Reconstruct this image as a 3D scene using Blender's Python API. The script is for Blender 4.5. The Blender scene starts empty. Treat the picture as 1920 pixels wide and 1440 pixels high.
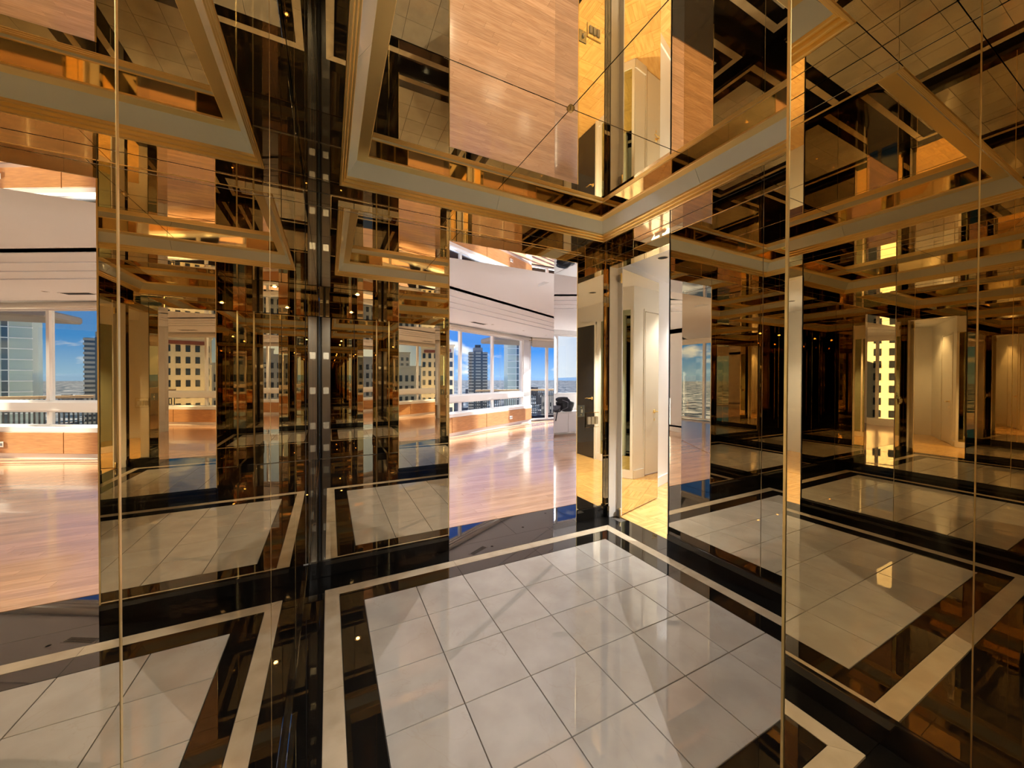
import bpy, bmesh, math, random
from mathutils import Matrix, Vector

# ---------------------------------------------------------------- scene, camera, light
# All plan numbers below are in floor-tile units (one marble tile = 0.3048 m).
S = 0.3048
sc = bpy.context.scene
C = sc.collection
random.seed(7)

FPX, YAW, PITCH, ROLL = 682.95, 0.4658, -0.0093, 0.0029
cam_d = bpy.data.cameras.new('camera')
cam = bpy.data.objects.new('camera', cam_d)
C.objects.link(cam)
F = Vector((math.sin(YAW) * math.cos(PITCH), math.cos(YAW) * math.cos(PITCH), math.sin(PITCH)))
R0 = Vector((math.cos(YAW), -math.sin(YAW), 0))
U0 = R0.cross(F)
Rv = R0 * math.cos(ROLL) + U0 * math.sin(ROLL)
Uv = -R0 * math.sin(ROLL) + U0 * math.cos(ROLL)
M = Matrix((Rv, Uv, -F)).transposed().to_4x4()
M.translation = Vector((-0.5999, -7.5378, 4.3088)) * S
cam.matrix_world = M
cam_d.sensor_fit = 'HORIZONTAL'
cam_d.sensor_width = 36.0
cam_d.lens = FPX / 1920 * 36.0
cam_d.shift_y = -6.26 / 1920
cam_d.clip_start = 0.02
cam_d.clip_end = 30000
sc.camera = cam

sc.view_settings.view_transform = 'Standard'
sc.view_settings.look = 'None'
sc.view_settings.gamma = 1.0
sc.view_settings.use_curve_mapping = False
sc.view_settings.exposure = 1.45

cy = sc.cycles
cy.max_bounces = 16
cy.glossy_bounces = 15
cy.diffuse_bounces = 6
cy.transmission_bounces = 8
cy.transparent_max_bounces = 16
cy.caustics_reflective = True
cy.caustics_refractive = False
cy.blur_glossy = 0.3
cy.sample_clamp_indirect = 4.0
cy.use_denoising = True

SKY_STRENGTH = 0.55
world = bpy.data.worlds.new('sky')
sc.world = world
world.use_nodes = True


def build_sky():
    nt = world.node_tree
    n, l = nt.nodes, nt.links
    n.clear()
    out = n.new('ShaderNodeOutputWorld')
    bg = n.new('ShaderNodeBackground')
    tc = n.new('ShaderNodeTexCoord')
    sep = n.new('ShaderNodeSeparateXYZ')
    l.new(tc.outputs['Generated'], sep.inputs[0])
    ramp = n.new('ShaderNodeValToRGB')
    e = ramp.color_ramp.elements
    e[0].position = 0.0
    e[0].color = (0.30, 0.50, 0.78, 1)
    e[1].position = 0.30
    e[1].color = (0.014, 0.12, 0.56, 1)
    m = e.new(0.07)
    m.color = (0.06, 0.26, 0.72, 1)
    l.new(sep.outputs['Z'], ramp.inputs[0])
    # clouds: noise on the direction, flattened towards the horizon
    mp = n.new('ShaderNodeMapping')
    mp.inputs['Scale'].default_value = (6.0, 6.0, 17.0)
    mp.inputs['Location'].default_value = (0.35, 0.1, 0.2)
    l.new(tc.outputs['Generated'], mp.inputs[0])
    no = n.new('ShaderNodeTexNoise')
    no.inputs['Scale'].default_value = 1.0
    no.inputs['Detail'].default_value = 7
    no.inputs['Roughness'].default_value = 0.55
    l.new(mp.outputs[0], no.inputs['Vector'])
    cr = n.new('ShaderNodeValToRGB')
    cr.color_ramp.elements[0].position = 0.54
    cr.color_ramp.elements[1].position = 0.66
    l.new(no.outputs['Fac'], cr.inputs[0])
    mix = n.new('ShaderNodeMix')
    mix.data_type = 'RGBA'
    l.new(cr.outputs[0], mix.inputs['Factor'])
    l.new(ramp.outputs[0], mix.inputs['A'])
    mix.inputs['B'].default_value = (1.0, 0.97, 0.95, 1)
    # pale haze over the west, the side the mirrors look out on
    dt = n.new('ShaderNodeVectorMath'); dt.operation = 'DOT_PRODUCT'
    dt.inputs[1].default_value = (math.sin(math.radians(-14)), math.cos(math.radians(-14)), 0)
    l.new(tc.outputs['Generated'], dt.inputs[0])
    hz = n.new('ShaderNodeMapRange'); hz.interpolation_type = 'SMOOTHSTEP'
    hz.inputs['From Min'].default_value = 0.86; hz.inputs['From Max'].default_value = 0.94
    hz.inputs['To Max'].default_value = 0.85
    l.new(dt.outputs['Value'], hz.inputs[0])
    mh = n.new('ShaderNodeMix'); mh.data_type = 'RGBA'
    l.new(hz.outputs[0], mh.inputs['Factor'])
    l.new(mix.outputs['Result'], mh.inputs['A'])
    mh.inputs['B'].default_value = (0.86, 0.90, 0.92, 1)
    l.new(mh.outputs['Result'], bg.inputs['Color'])
    bg.inputs['Strength'].default_value = SKY_STRENGTH
    l.new(bg.outputs[0], out.inputs['Surface'])


build_sky()

sun_d = bpy.data.lights.new('sun', 'SUN')
sun_d.energy = 26.0
sun_d.angle = math.radians(0.55)
sun_d.color = (1.0, 0.95, 0.88)
sun = bpy.data.objects.new('sun', sun_d)
C.objects.link(sun)
SUN_DIR = Vector((-0.86, -0.35, -0.38)).normalized()
sun.rotation_euler = SUN_DIR.to_track_quat('-Z', 'Y').to_euler()

# ---------------------------------------------------------------- materials
MATS = {}


def mat(name, col, rough=0.5, metal=0.0, spec=0.5, coat=0.0, emit=None, estr=0.0):
    m = bpy.data.materials.new(name)
    m.use_nodes = True
    b = m.node_tree.nodes['Principled BSDF']
    b.inputs['Base Color'].default_value = (*col, 1)
    b.inputs['Roughness'].default_value = rough
    b.inputs['Metallic'].default_value = metal
    b.inputs['Specular IOR Level'].default_value = spec
    b.inputs['Coat Weight'].default_value = coat
    b.inputs['Coat Roughness'].default_value = 0.03
    if emit:
        b.inputs['Emission Color'].default_value = (*emit, 1)
        b.inputs['Emission Strength'].default_value = estr
    MATS[name] = m
    return m


def nodes(m):
    return m.node_tree.nodes, m.node_tree.links, m.node_tree.nodes['Principled BSDF']


def noise_mix(m, c1, c2, scale, stretch=(1, 1, 1), lo=0.35, hi=0.65, detail=6, rand=True, rough=None, space='world'):
    """base colour = noise between c1 and c2 on world or object coordinates, each object offset on its own"""
    n, l, b = nodes(m)
    if space == 'world':
        g = n.new('ShaderNodeNewGeometry').outputs['Position']
    else:
        g = n.new('ShaderNodeTexCoord').outputs['Object']
    mp = n.new('ShaderNodeMapping')
    mp.inputs['Scale'].default_value = stretch
    l.new(g, mp.inputs[0])
    src = mp.outputs[0]
    if rand:
        oi = n.new('ShaderNodeObjectInfo')
        mul = n.new('ShaderNodeMath')
        mul.operation = 'MULTIPLY'
        mul.inputs[1].default_value = 37.0
        l.new(oi.outputs['Random'], mul.inputs[0])
        add = n.new('ShaderNodeVectorMath')
        l.new(src, add.inputs[0])
        l.new(mul.outputs[0], add.inputs[1])
        src = add.outputs[0]
    no = n.new('ShaderNodeTexNoise')
    no.inputs['Scale'].default_value = scale
    no.inputs['Detail'].default_value = detail
    l.new(src, no.inputs['Vector'])
    r = n.new('ShaderNodeValToRGB')
    r.color_ramp.elements[0].position = lo
    r.color_ramp.elements[1].position = hi
    r.color_ramp.elements[0].color = (*c1, 1)
    r.color_ramp.elements[1].color = (*c2, 1)
    l.new(no.outputs['Fac'], r.inputs[0])
    l.new(r.outputs[0], b.inputs['Base Color'])
    return src, no, r


def tone_by_object(m, amount):
    """shift the brightness of the base colour a little from piece to piece"""
    n, l, b = nodes(m)
    src = b.inputs['Base Color'].links[0].from_socket
    oi = n.new('ShaderNodeObjectInfo')
    mr = n.new('ShaderNodeMapRange')
    mr.inputs['To Min'].default_value = 1 - amount
    mr.inputs['To Max'].default_value = 1 + amount
    l.new(oi.outputs['Random'], mr.inputs[0])
    hs = n.new('ShaderNodeHueSaturation')
    l.new(src, hs.inputs['Color'])
    l.new(mr.outputs[0], hs.inputs['Value'])
    l.new(hs.outputs[0], b.inputs['Base Color'])


mat('bronze_mirror', (0.78, 0.69, 0.52), 0.002, 1.0)
mat('gold_mirror', (0.82, 0.69, 0.45), 0.002, 1.0)
mat('clear_mirror', (0.80, 0.79, 0.80), 0.004, 1.0)
mat('green_mirror', (0.42, 0.47, 0.36), 0.02, 1.0)
mat('brass', (1.0, 0.79, 0.38), 0.30, 1.0)
mat('brass_polished', (0.88, 0.68, 0.34), 0.03, 1.0)
mat('brass_dark', (0.42, 0.27, 0.09), 0.2, 1.0)
mat('steel', (0.42, 0.40, 0.38), 0.32, 1.0)
mat('steel_dark', (0.10, 0.10, 0.10), 0.35, 0.8)
mat('frosted_glass', (0.80, 0.84, 0.77), 0.22, 0.0, 0.5, 0.5)
mat('black_granite', (0.010, 0.009, 0.008), 0.035, 0.0, 0.62)
mat('backing', (0.025, 0.018, 0.012), 0.6)
mat('white_paint', (0.77, 0.76, 0.75), 0.45)
mat('ceiling_paint', (0.70, 0.72, 0.765), 0.6)
mat('white_lacquer', (0.80, 0.78, 0.75), 0.25)
mat('window_frame', (0.74, 0.73, 0.72), 0.3)
mat('slot_black', (0.01, 0.01, 0.01), 0.7)
mat('switch_white', (0.85, 0.80, 0.68), 0.35)
mat('switch_clear', (0.40, 0.42, 0.38), 0.15, 0.7)
mat('nylon_black', (0.018, 0.018, 0.022), 0.65)
mat('nylon_grey', (0.10, 0.10, 0.12), 0.55)
mat('shade_cloth', (0.60, 0.55, 0.48), 0.8)
mat('cab_dark', (0.02, 0.02, 0.024), 0.06, 0.0, 0.6)
mat('pad_white', (0.50, 0.49, 0.47), 0.5)
mat('grout', (0.10, 0.085, 0.07), 0.8)
mat('concrete', (0.30, 0.27, 0.23), 0.8)
mat('rail_wood', (0.62, 0.42, 0.22), 0.5)
mat('rail_metal', (0.06, 0.055, 0.05), 0.5, 0.3)
mat('lamp_glow', (1, 0.8, 0.5), 0.4, emit=(1.0, 0.66, 0.30), estr=14.0)

m = mat('marble', (0.62, 0.58, 0.53), 0.003, 0.0, 0.5)
m.node_tree.nodes['Principled BSDF'].inputs['IOR'].default_value = 2.15
noise_mix(m, (0.44, 0.405, 0.37), (0.52, 0.49, 0.455), 5.0, detail=8)
n, l, b = nodes(m)
src = b.inputs['Base Color'].links[0].from_socket
# thin darker veins
g = n.new('ShaderNodeNewGeometry')
oi = n.new('ShaderNodeObjectInfo')
sc9 = n.new('ShaderNodeVectorMath'); sc9.operation = 'MULTIPLY_ADD'
sc9.inputs[1].default_value = (1, 1, 1)
cmb = n.new('ShaderNodeMath'); cmb.operation = 'MULTIPLY'; cmb.inputs[1].default_value = 53.0
l.new(oi.outputs['Random'], cmb.inputs[0])
l.new(g.outputs['Position'], sc9.inputs[0])
l.new(cmb.outputs[0], sc9.inputs[2])
nz = n.new('ShaderNodeTexNoise'); nz.inputs['Scale'].default_value = 2.4; nz.inputs['Detail'].default_value = 9
nz.inputs['Distortion'].default_value = 0.6
l.new(sc9.outputs[0], nz.inputs['Vector'])
sub = n.new('ShaderNodeMath'); sub.operation = 'SUBTRACT'; sub.inputs[1].default_value = 0.5
ab = n.new('ShaderNodeMath'); ab.operation = 'ABSOLUTE'
l.new(nz.outputs['Fac'], sub.inputs[0]); l.new(sub.outputs[0], ab.inputs[0])
vr = n.new('ShaderNodeMapRange'); vr.inputs['From Max'].default_value = 0.006
vr.inputs['To Min'].default_value = 0.28; vr.inputs['To Max'].default_value = 0.0
l.new(ab.outputs[0], vr.inputs[0])
mx = n.new('ShaderNodeMix'); mx.data_type = 'RGBA'
l.new(vr.outputs[0], mx.inputs['Factor']); l.new(src, mx.inputs['A'])
mx.inputs['B'].default_value = (0.40, 0.34, 0.27, 1)
l.new(mx.outputs['Result'], b.inputs['Base Color'])

m = mat('cream_marble', (0.60, 0.50, 0.38), 0.015, 0.0, 0.5)
m.node_tree.nodes['Principled BSDF'].inputs['IOR'].default_value = 1.65
noise_mix(m, (0.46, 0.37, 0.26), (0.55, 0.455, 0.335), 9.0)

m = mat('black_granite_floor', (0.012, 0.010, 0.009), 0.012, 0.0, 0.5)
m.node_tree.nodes['Principled BSDF'].inputs['IOR'].default_value = 2.0
noise_mix(m, (0.009, 0.008, 0.007), (0.03, 0.026, 0.022), 140.0, lo=0.62, hi=0.80, detail=2)

m = mat('wood_plank', (0.5, 0.25, 0.12), 0.17, 0.0, 0.5, 0.35)
noise_mix(m, (0.35, 0.19, 0.105), (0.50, 0.305, 0.195), 6.0, (0.8, 14, 1), 0.3, 0.7)
tone_by_object(m, 0.13)

# the far part of the wood floor: the same strips as a pattern
m = mat('wood_floor_far', (0.5, 0.25, 0.12), 0.17, 0.0, 0.5, 0.35)
noise_mix(m, (0.35, 0.19, 0.105), (0.50, 0.305, 0.195), 6.0, (0.8, 14, 1), 0.3, 0.7, rand=False)
n, l, b = nodes(m)
src = b.inputs['Base Color'].links[0].from_socket
g = n.new('ShaderNodeNewGeometry')
bt = n.new('ShaderNodeTexBrick')
bt.inputs['Scale'].default_value = 1.0
bt.inputs['Brick Width'].default_value = 6 * S
bt.inputs['Row Height'].default_value = 0.25 * S
bt.inputs['Mortar Size'].default_value = 0.001
bt.inputs['Color1'].default_value = (0.85, 0.85, 0.85, 1)
bt.inputs['Color2'].default_value = (1.12, 1.12, 1.12, 1)
bt.inputs['Mortar'].default_value = (0.6, 0.6, 0.6, 1)
l.new(g.outputs['Position'], bt.inputs['Vector'])
mx = n.new('ShaderNodeMix'); mx.data_type = 'RGBA'; mx.blend_type = 'MULTIPLY'
mx.inputs['Factor'].default_value = 1.0
l.new(src, mx.inputs['A']); l.new(bt.outputs['Color'], mx.inputs['B'])
l.new(mx.outputs['Result'], b.inputs['Base Color'])

m = mat('parquet', (0.6, 0.34, 0.1), 0.2, 0.0, 0.5, 0.2)
noise_mix(m, (0.56, 0.31, 0.095), (0.72, 0.44, 0.16), 3.0, (2, 14, 1), 0.3, 0.7, space='object')
tone_by_object(m, 0.10)

m = mat('cabinet_wood', (0.45, 0.2, 0.06), 0.35, 0.0, 0.5)
noise_mix(m, (0.36, 0.16, 0.05), (0.52, 0.26, 0.09), 5.0, (1.2, 1.2, 12), 0.3, 0.7)

m = mat('tower_glass', (0.018, 0.022, 0.026), 0.15, 0.0, 0.6)
m = mat('tower_band', (0.22, 0.215, 0.19), 0.7)
m = mat('green_glass', (0.36, 0.46, 0.42), 0.1, 0.0, 0.7)
m = mat('green_dark', (0.05, 0.075, 0.085), 0.1, 0.0, 0.6)
m = mat('tower_line', (0.75, 0.78, 0.76), 0.6)
m = mat('tan_stone', (0.72, 0.62, 0.46), 0.9)
m = mat('grey_stone', (0.36, 0.35, 0.33), 0.9)
m = mat('window_dark', (0.02, 0.022, 0.026), 0.2)
m = mat('roof_red', (0.22, 0.05, 0.035), 0.8)
m = mat('city_block', (0.10, 0.09, 0.08), 0.9, 0.0, 0.0)
noise_mix(m, (0.04, 0.045, 0.055), (0.20, 0.18, 0.165), 0.02, lo=0.4, hi=0.6, detail=2)
tone_by_object(m, 0.5)
m = mat('city_ground', (0.10, 0.11, 0.12), 1.0, 0.0, 0.0)
noise_mix(m, (0.010, 0.018, 0.030), (0.13, 0.135, 0.15), 0.03, (1, 1, 1), 0.45, 0.62, detail=12, rand=False)  # distance haze is put into these blue-grey colours
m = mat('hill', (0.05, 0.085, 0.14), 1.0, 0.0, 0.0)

# window glass: thin clear pane that lets the sun through and mirrors a little
gm = bpy.data.materials.new('pane_glass')
gm.use_nodes = True
n, l = gm.node_tree.nodes, gm.node_tree.links
n.clear()
o_ = n.new('ShaderNodeOutputMaterial')
tr = n.new('ShaderNodeBsdfTransparent'); tr.inputs[0].default_value = (0.93, 0.95, 0.95, 1)
gl = n.new('ShaderNodeBsdfGlossy'); gl.inputs['Roughness'].default_value = 0.0
fr = n.new('ShaderNodeFresnel')
gg = n.new('ShaderNodeNewGeometry')
mr_ = n.new('ShaderNodeMapRange'); mr_.inputs['To Min'].default_value = 1.45; mr_.inputs['To Max'].default_value = 1 / 1.45
l.new(gg.outputs['Backfacing'], mr_.inputs[0]); l.new(mr_.outputs[0], fr.inputs['IOR'])
mxs = n.new('ShaderNodeMixShader')
l.new(fr.outputs[0], mxs.inputs[0]); l.new(tr.outputs[0], mxs.inputs[1]); l.new(gl.outputs[0], mxs.inputs[2])
l.new(mxs.outputs[0], o_.inputs['Surface'])
MATS['pane_glass'] = gm


# ---------------------------------------------------------------- builders (coordinates in tiles, local to the parent)
def link(name, me, material, parent=None, loc=(0, 0, 0), rz=0.0):
    o = bpy.data.objects.new(name, me)
    if material and not me.materials:
        me.materials.append(MATS[material])
    C.objects.link(o)
    o.parent = parent
    o.location = Vector(loc) * S
    o.rotation_euler = (0, 0, rz)
    return o


def me_from(name, verts, faces, smooth=False, bevel=0.0):
    me = bpy.data.meshes.new(name)
    me.from_pydata([tuple(c * S for c in v) for v in verts], [], faces)
    bm = bmesh.new()
    bm.from_mesh(me)
    bmesh.ops.recalc_face_normals(bm, faces=bm.faces)
    if bevel:
        bmesh.ops.bevel(bm, geom=bm.edges[:], offset=bevel * S, segments=1, affect='EDGES')
    if smooth:
        for f in bm.faces:
            f.smooth = True
    bm.to_mesh(me)
    bm.free()
    return me


def box_me(name, x0, x1, y0, y1, z0, z1, bevel=0.0):
    v = [(x, y, z) for z in (z0, z1) for y in (y0, y1) for x in (x0, x1)]
    f = [(0, 1, 3, 2), (4, 5, 7, 6), (0, 1, 5, 4), (2, 3, 7, 6), (0, 2, 6, 4), (1, 3, 7, 5)]
    return me_from(name, v, f, bevel=bevel)


def box(name, x0, x1, y0, y1, z0, z1, material, parent=None, bevel=0.0):
    return link(name, box_me(name, x0, x1, y0, y1, z0, z1, bevel), material, parent)


def prism(name, pts, z0, z1, material, parent=None, bevel=0.0):
    k = len(pts)
    v = [(*p, z0) for p in pts] + [(*p, z1) for p in pts]
    f = [tuple(range(k)), tuple(range(k, 2 * k))] + [(i, (i + 1) % k, k + (i + 1) % k, k + i) for i in range(k)]
    return link(name, me_from(name, v, f, bevel=bevel), material, parent)


def loft(name, a, b, material, parent=None):
    """solid between two matching outlines a and b (lists of 3-D points)"""
    k = len(a)
    f = [tuple(range(k)), tuple(range(k, 2 * k))] + [(i, (i + 1) % k, k + (i + 1) % k, k + i) for i in range(k)]
    return link(name, me_from(name, list(a) + list(b), f), material, parent)


def tube_me(name, pts, r, seg=10):
    vs, fs = [], []
    P = [Vector(p) for p in pts]
    for i, p in enumerate(P):
        d = (P[min(i + 1, len(P) - 1)] - P[max(i - 1, 0)]).normalized()
        a = d.orthogonal().normalized() if i == 0 else (a - d * a.dot(d)).normalized()
        b = d.cross(a)
        rr = r[i] if isinstance(r, (list, tuple)) else r
        for k in range(seg):
            t = 2 * math.pi * k / seg
            vs.append(tuple(p + (a * math.cos(t) + b * math.sin(t)) * rr))
    for i in range(len(P) - 1):
        for k in range(seg):
            fs.append((i * seg + k, i * seg + (k + 1) % seg, (i + 1) * seg + (k + 1) % seg, (i + 1) * seg + k))
    fs.append(tuple(range(seg)))
    fs.append(tuple(range((len(P) - 1) * seg, len(P) * seg)))
    return me_from(name, vs, fs, smooth=True)


def tube(name, pts, r, material, parent=None, seg=10):
    return link(name, tube_me(name, pts, r, seg), material, parent)


def lathe(name, prof, material, parent=None, seg=24, smooth=True):
    vs, fs = [], []
    for (r, z) in prof:
        for k in range(seg):
            t = 2 * math.pi * k / seg
            vs.append((r * math.cos(t), r * math.sin(t), z))
    for i in range(len(prof) - 1):
        for k in range(seg):
            fs.append((i * seg + k, i * seg + (k + 1) % seg, (i + 1) * seg + (k + 1) % seg, (i + 1) * seg + k))
    return link(name, me_from(name, vs, fs, smooth=smooth), material, parent)


def empty(name, loc=(0, 0, 0), rz=0.0):
    o = bpy.data.objects.new(name, None)
    o.empty_display_size = 0.1
    C.objects.link(o)
    o.location = Vector(loc) * S
    o.rotation_euler = (0, 0, rz)
    return o


def tag(o, label, cat, group=None, kind=None):
    o['label'] = label
    o['category'] = cat
    if group:
        o['group'] = group
    if kind:
        o['kind'] = kind
    return o


def struct(o, label, cat):
    return tag(o, label, cat, kind='structure')


# ---------------------------------------------------------------- main dimensions
XC, XB = -1.04, 7.10           # mirror faces of the left and right walls
YA, YD = 1.27, -6.20           # mirror face of the back wall, of the wall behind the viewer
YE = -11.40                    # end of the lift alcove
XR = 2.10                      # right side of the lift alcove
ZS, ZJ, ZH, ZB = 8.23, 7.94, 7.70, 0.34   # soffit, panel seam, head of the openings, top of the skirting
OX0, OX1 = 2.07, 5.99          # opening to the living room
YR = 2.53                      # back face of the back wall
DY0, DY1 = -1.08, 1.12         # opening to the hall
XH = 7.46                      # hall face of the right wall
TX0, TX1, TY0, TY1 = -0.40, 6.53, -5.62, 0.76   # outer edge of the brass moulding
CX, CY = 3.065, -2.43
G = 0.006

# ---------------------------------------------------------------- foyer floor
floor = box('floor', XC - 0.3, XB + 0.36, YE - 0.3, YR, -0.5, -0.035, 'grout')
struct(floor, 'polished marble floor of the foyer with white tiles in black and cream bands', 'floor')
tile_me = box_me('marble_tile', G, 1 - G, G, 1 - G, -0.04, 0.0, 0.004)
tile_me.materials.append(MATS['marble'])
for i in range(6):
    for j in range(5):
        link('marble_tile', tile_me, None, floor, (i, -j - 1, 0))


def band(name, e0, e1, material, cuts_x, cuts_y, mitre=True):
    """one rectangular band round the tile field, between the offsets e0 and e1, in pieces"""
    x0, x1, y0, y1 = 0.0, 6.0, -5.0, 0.0
    e0 += G if mitre else 0
    for side in ('n', 's', 'w', 'e'):
        cuts = cuts_x if side in 'ns' else cuts_y
        lo, hi = (x0, x1) if side in 'ns' else (y0, y1)
        c = [None] + cuts + [None]
        for k in range(len(c) - 1):
            def end(val, first, e):
                if val is not None:
                    return val + (G / 2 if first else -G / 2)
                return (lo - e + G / 3) if first else (hi + e - G / 3)
            a0, a1 = end(c[k], True, e0), end(c[k], True, e1)
            b0, b1 = end(c[k + 1], False, e0), end(c[k + 1], False, e1)
            if side == 'n':
                pts = [(a0, y1 + e0), (b0, y1 + e0), (b1, y1 + e1), (a1, y1 + e1)]
            elif side == 's':
                pts = [(a0, y0 - e0), (b0, y0 - e0), (b1, y0 - e1), (a1, y0 - e1)]
            elif side == 'w':
                pts = [(x0 - e0, a0), (x0 - e0, b0), (x0 - e1, b1), (x0 - e1, a1)]
            else:
                pts = [(x1 + e0, a0), (x1 + e0, b0), (x1 + e1, b1), (x1 + e1, a1)]
            prism(name, pts, -0.04, 0.0, material, floor)


band('black_band', 0.0, 0.415, 'black_granite_floor', [2.0, 4.0], [-3.0, -2.0 + 0.02])
band('cream_band', 0.418, 0.675, 'cream_marble', [2.0, 4.0], [-4.0, -1.98])
# outer black border up to the walls
Zf = (-0.04, 0.0)
for a, b_ in ((XC - 0.05, 1.9), (1.9, 5.0), (5.0, XB + 0.05)):
    box('granite_border', a + G / 2, b_ - G / 2, 0.68, YA + 0.05, *Zf, 'black_granite_floor', floor)
for a, b_ in ((-5.68, -3.0), (-3.0, 0.68)):
    box('granite_border', XC - 0.05, -0.68, a + G / 2, b_ - G / 2, *Zf, 'black_granite_floor', floor)
for a, b_ in ((-5.68, -3.3), (-3.3, -1.1), (-1.1, 0.68)):
    box('granite_border', 6.68, XH if a > -2 else XB + 0.05, a + G / 2, b_ - G / 2, *Zf, 'black_granite_floor', floor)
for a, b_ in ((XR, 4.6), (4.6, XB + 0.05)):
    box('granite_border', a + G / 2, b_ - G / 2, YD - 0.05, -5.68 - G, *Zf, 'black_granite_floor', floor)
yy = [-5.68 - G, -7.4, -9.1, YE - 0.2]
for k in range(3):
    for a, b_ in ((XC - 0.05, 0.53), (0.53, XR)):
        box('granite_slab', a + G / 2, b_ - G / 2, yy[k + 1] + G / 2, yy[k] - G / 2, *Zf, 'black_granite_floor', floor)
for a, b_ in ((OX0 - 0.05, 4.0), (4.0, OX1 + 0.05)):
    box('threshold_slab', a + G / 2, b_ - G / 2, YA + 0.05 + G, YR - 0.02, *Zf, 'black_granite_floor', floor)

# ---------------------------------------------------------------- foyer walls
T = 0.02   # thickness of a mirror panel


def wall_panel(parent, axis, face, sgn, a0, a1, z0, z1, material='bronze_mirror', name='mirror_panel'):
    """mirror panel on the plane axis = face; the wall lies on the side sgn of it"""
    g = 0.004
    lo, hi = sorted((face, face + sgn * T))
    if axis == 'y':
        return box(name, a0 + g, a1 - g, lo, hi, z0 + g, z1 - g, material, parent, 0.0025)
    return box(name, lo, hi, a0 + g, a1 - g, z0 + g, z1 - g, material, parent, 0.0025)


def skirting(parent, axis, face, sgn, a0, a1):
    lo, hi = sorted((face - sgn * 0.045, face + sgn * T))
    if axis == 'y':
        return box('skirting', a0, a1, lo, hi, 0.0, ZB, 'black_granite', parent, 0.008)
    return box('skirting', lo, hi, a0, a1, 0.0, ZB, 'black_granite', parent, 0.008)


def brass_strip(parent, axis, face, sgn, a, z0, z1, w=0.012):
    lo, hi = sorted((face - sgn * 0.001, face + sgn * T))
    if axis == 'y':
        return box('seam_strip', a - w, a + w, lo, hi, z0, z1, 'brass', parent)
    return box('seam_strip', lo, hi, a - w, a + w, z0, z1, 'brass', parent)


# back wall (opening to the living room)
wb = empty('wall_back')
struct(wb, 'bronze mirrored back wall with the wide opening to the living room', 'wall')
box('core', XC - 0.3, OX0 - T, YA + T + 0.002, YR, -0.3, 9.4, 'white_paint', wb)
box('core', OX1 + T, XB + 0.02, YA + T + 0.002, YR, -0.3, 9.4, 'white_paint', wb)
box('lintel_core', OX0 - T, OX1 + T, YA + T + 0.002, YR, ZH + T, 9.4, 'white_paint', wb)
wall_panel(wb, 'y', YA, 1, XC, OX0, ZB, ZJ)
wall_panel(wb, 'y', YA, 1, XC, OX0, ZJ, ZS)
wall_panel(wb, 'y', YA, 1, OX0, OX1, ZH, ZJ)
wall_panel(wb, 'y', YA, 1, OX0, OX1, ZJ, ZS)
wall_panel(wb, 'y', YA, 1, OX1, XB, ZB, ZJ)
wall_panel(wb, 'y', YA, 1, OX1, XB, ZJ, ZS)
skirting(wb, 'y', YA, 1, XC + 0.045, OX0)
skirting(wb, 'y', YA, 1, OX1, XB - 0.045)
wall_panel(wb, 'x', OX1, 1, YA, YR, 0.0, ZH, 'clear_mirror', 'jamb_mirror')
wall_panel(wb, 'x', OX0, -1, YA, YR, 0.0, ZH, 'bronze_mirror', 'jamb_mirror')
box('head_mirror', OX0, OX1, YA + 0.004, YR - 0.004, ZH, ZH + T, 'clear_mirror', wb)
for a in (OX0, OX1):
    box('edge_bead', a - 0.010, a + 0.010, YA - 0.008, YA + 0.006, 0.0 if a == OX1 else ZB, ZH, 'brass', wb)

# left wall
wl = empty('wall_left')
struct(wl, 'left wall of tall bronze mirror panels with thin gold seams', 'wall')
box('core', XC - 0.3, XC - T - 0.002, YE - 0.3, YA + T, -0.3, 9.4, 'backing', wl)
ys = [YA, -1.408, -3.885, -6.36, -8.84, YE]
for k in range(5):
    wall_panel(wl, 'x', XC, -1, ys[k + 1], ys[k], ZB, ZJ)
    wall_panel(wl, 'x', XC, -1, ys[k + 1], ys[k], ZJ, ZS)
    if k:
        brass_strip(wl, 'x', XC, -1, ys[k], ZB, ZS, 0.005)
skirting(wl, 'x', XC, -1, YE, YA - 0.045)

# right wall (door to the hall)
wr = empty('wall_right')
struct(wr, 'right bronze mirrored wall with the open doorway to the hall', 'wall')
box('core', XB + T + 0.002, XH, YD - 0.3, DY0 - 0.03, -0.3, 9.4, 'white_paint', wr)
box('core', XB + T + 0.002, XH, DY1 + 0.03, YA + 0.2, -0.3, 9.4, 'white_paint', wr)
box('lintel_core', XB + T + 0.002, XH, DY0 - 0.03, DY1 + 0.03, ZH + 0.03, 9.4, 'white_paint', wr)
wall_panel(wr, 'x', XB, 1, DY1, YA, ZB, ZJ)
wall_panel(wr, 'x', XB, 1, DY0, YA, ZJ, ZS)
wall_panel(wr, 'x', XB, 1, DY0, DY1, ZH, ZJ)
for a, b_ in ((-3.3, DY0), (YD, -3.3)):
    wall_panel(wr, 'x', XB, 1, a, b_, ZB, ZJ)
    wall_panel(wr, 'x', XB, 1, a, b_, ZJ, ZS)
skirting(wr, 'x', XB, 1, YD + 0.045, DY0)
box('skirting', XB - 0.045, XB + T, DY1, YA - 0.045, 0, ZB, 'black_granite', wr)
box('edge_bead', XB - 0.008, XB + 0.006, DY0 - 0.012, DY0 + 0.012, 0.0, ZS, 'steel_dark', wr)
box('door_jamb', XB + 0.0, XH, DY1, DY1 + 0.028, 0.0, ZH, 'white_lacquer', wr)
box('door_jamb', XB + 0.0, XH, DY0 - 0.028, DY0 - 0.012, 0.0, ZH, 'white_lacquer', wr)
box('door_head', XB + T, XH, DY0 - 0.012, DY1, ZH, ZH + 0.03, 'brass_polished', wr)

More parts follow.
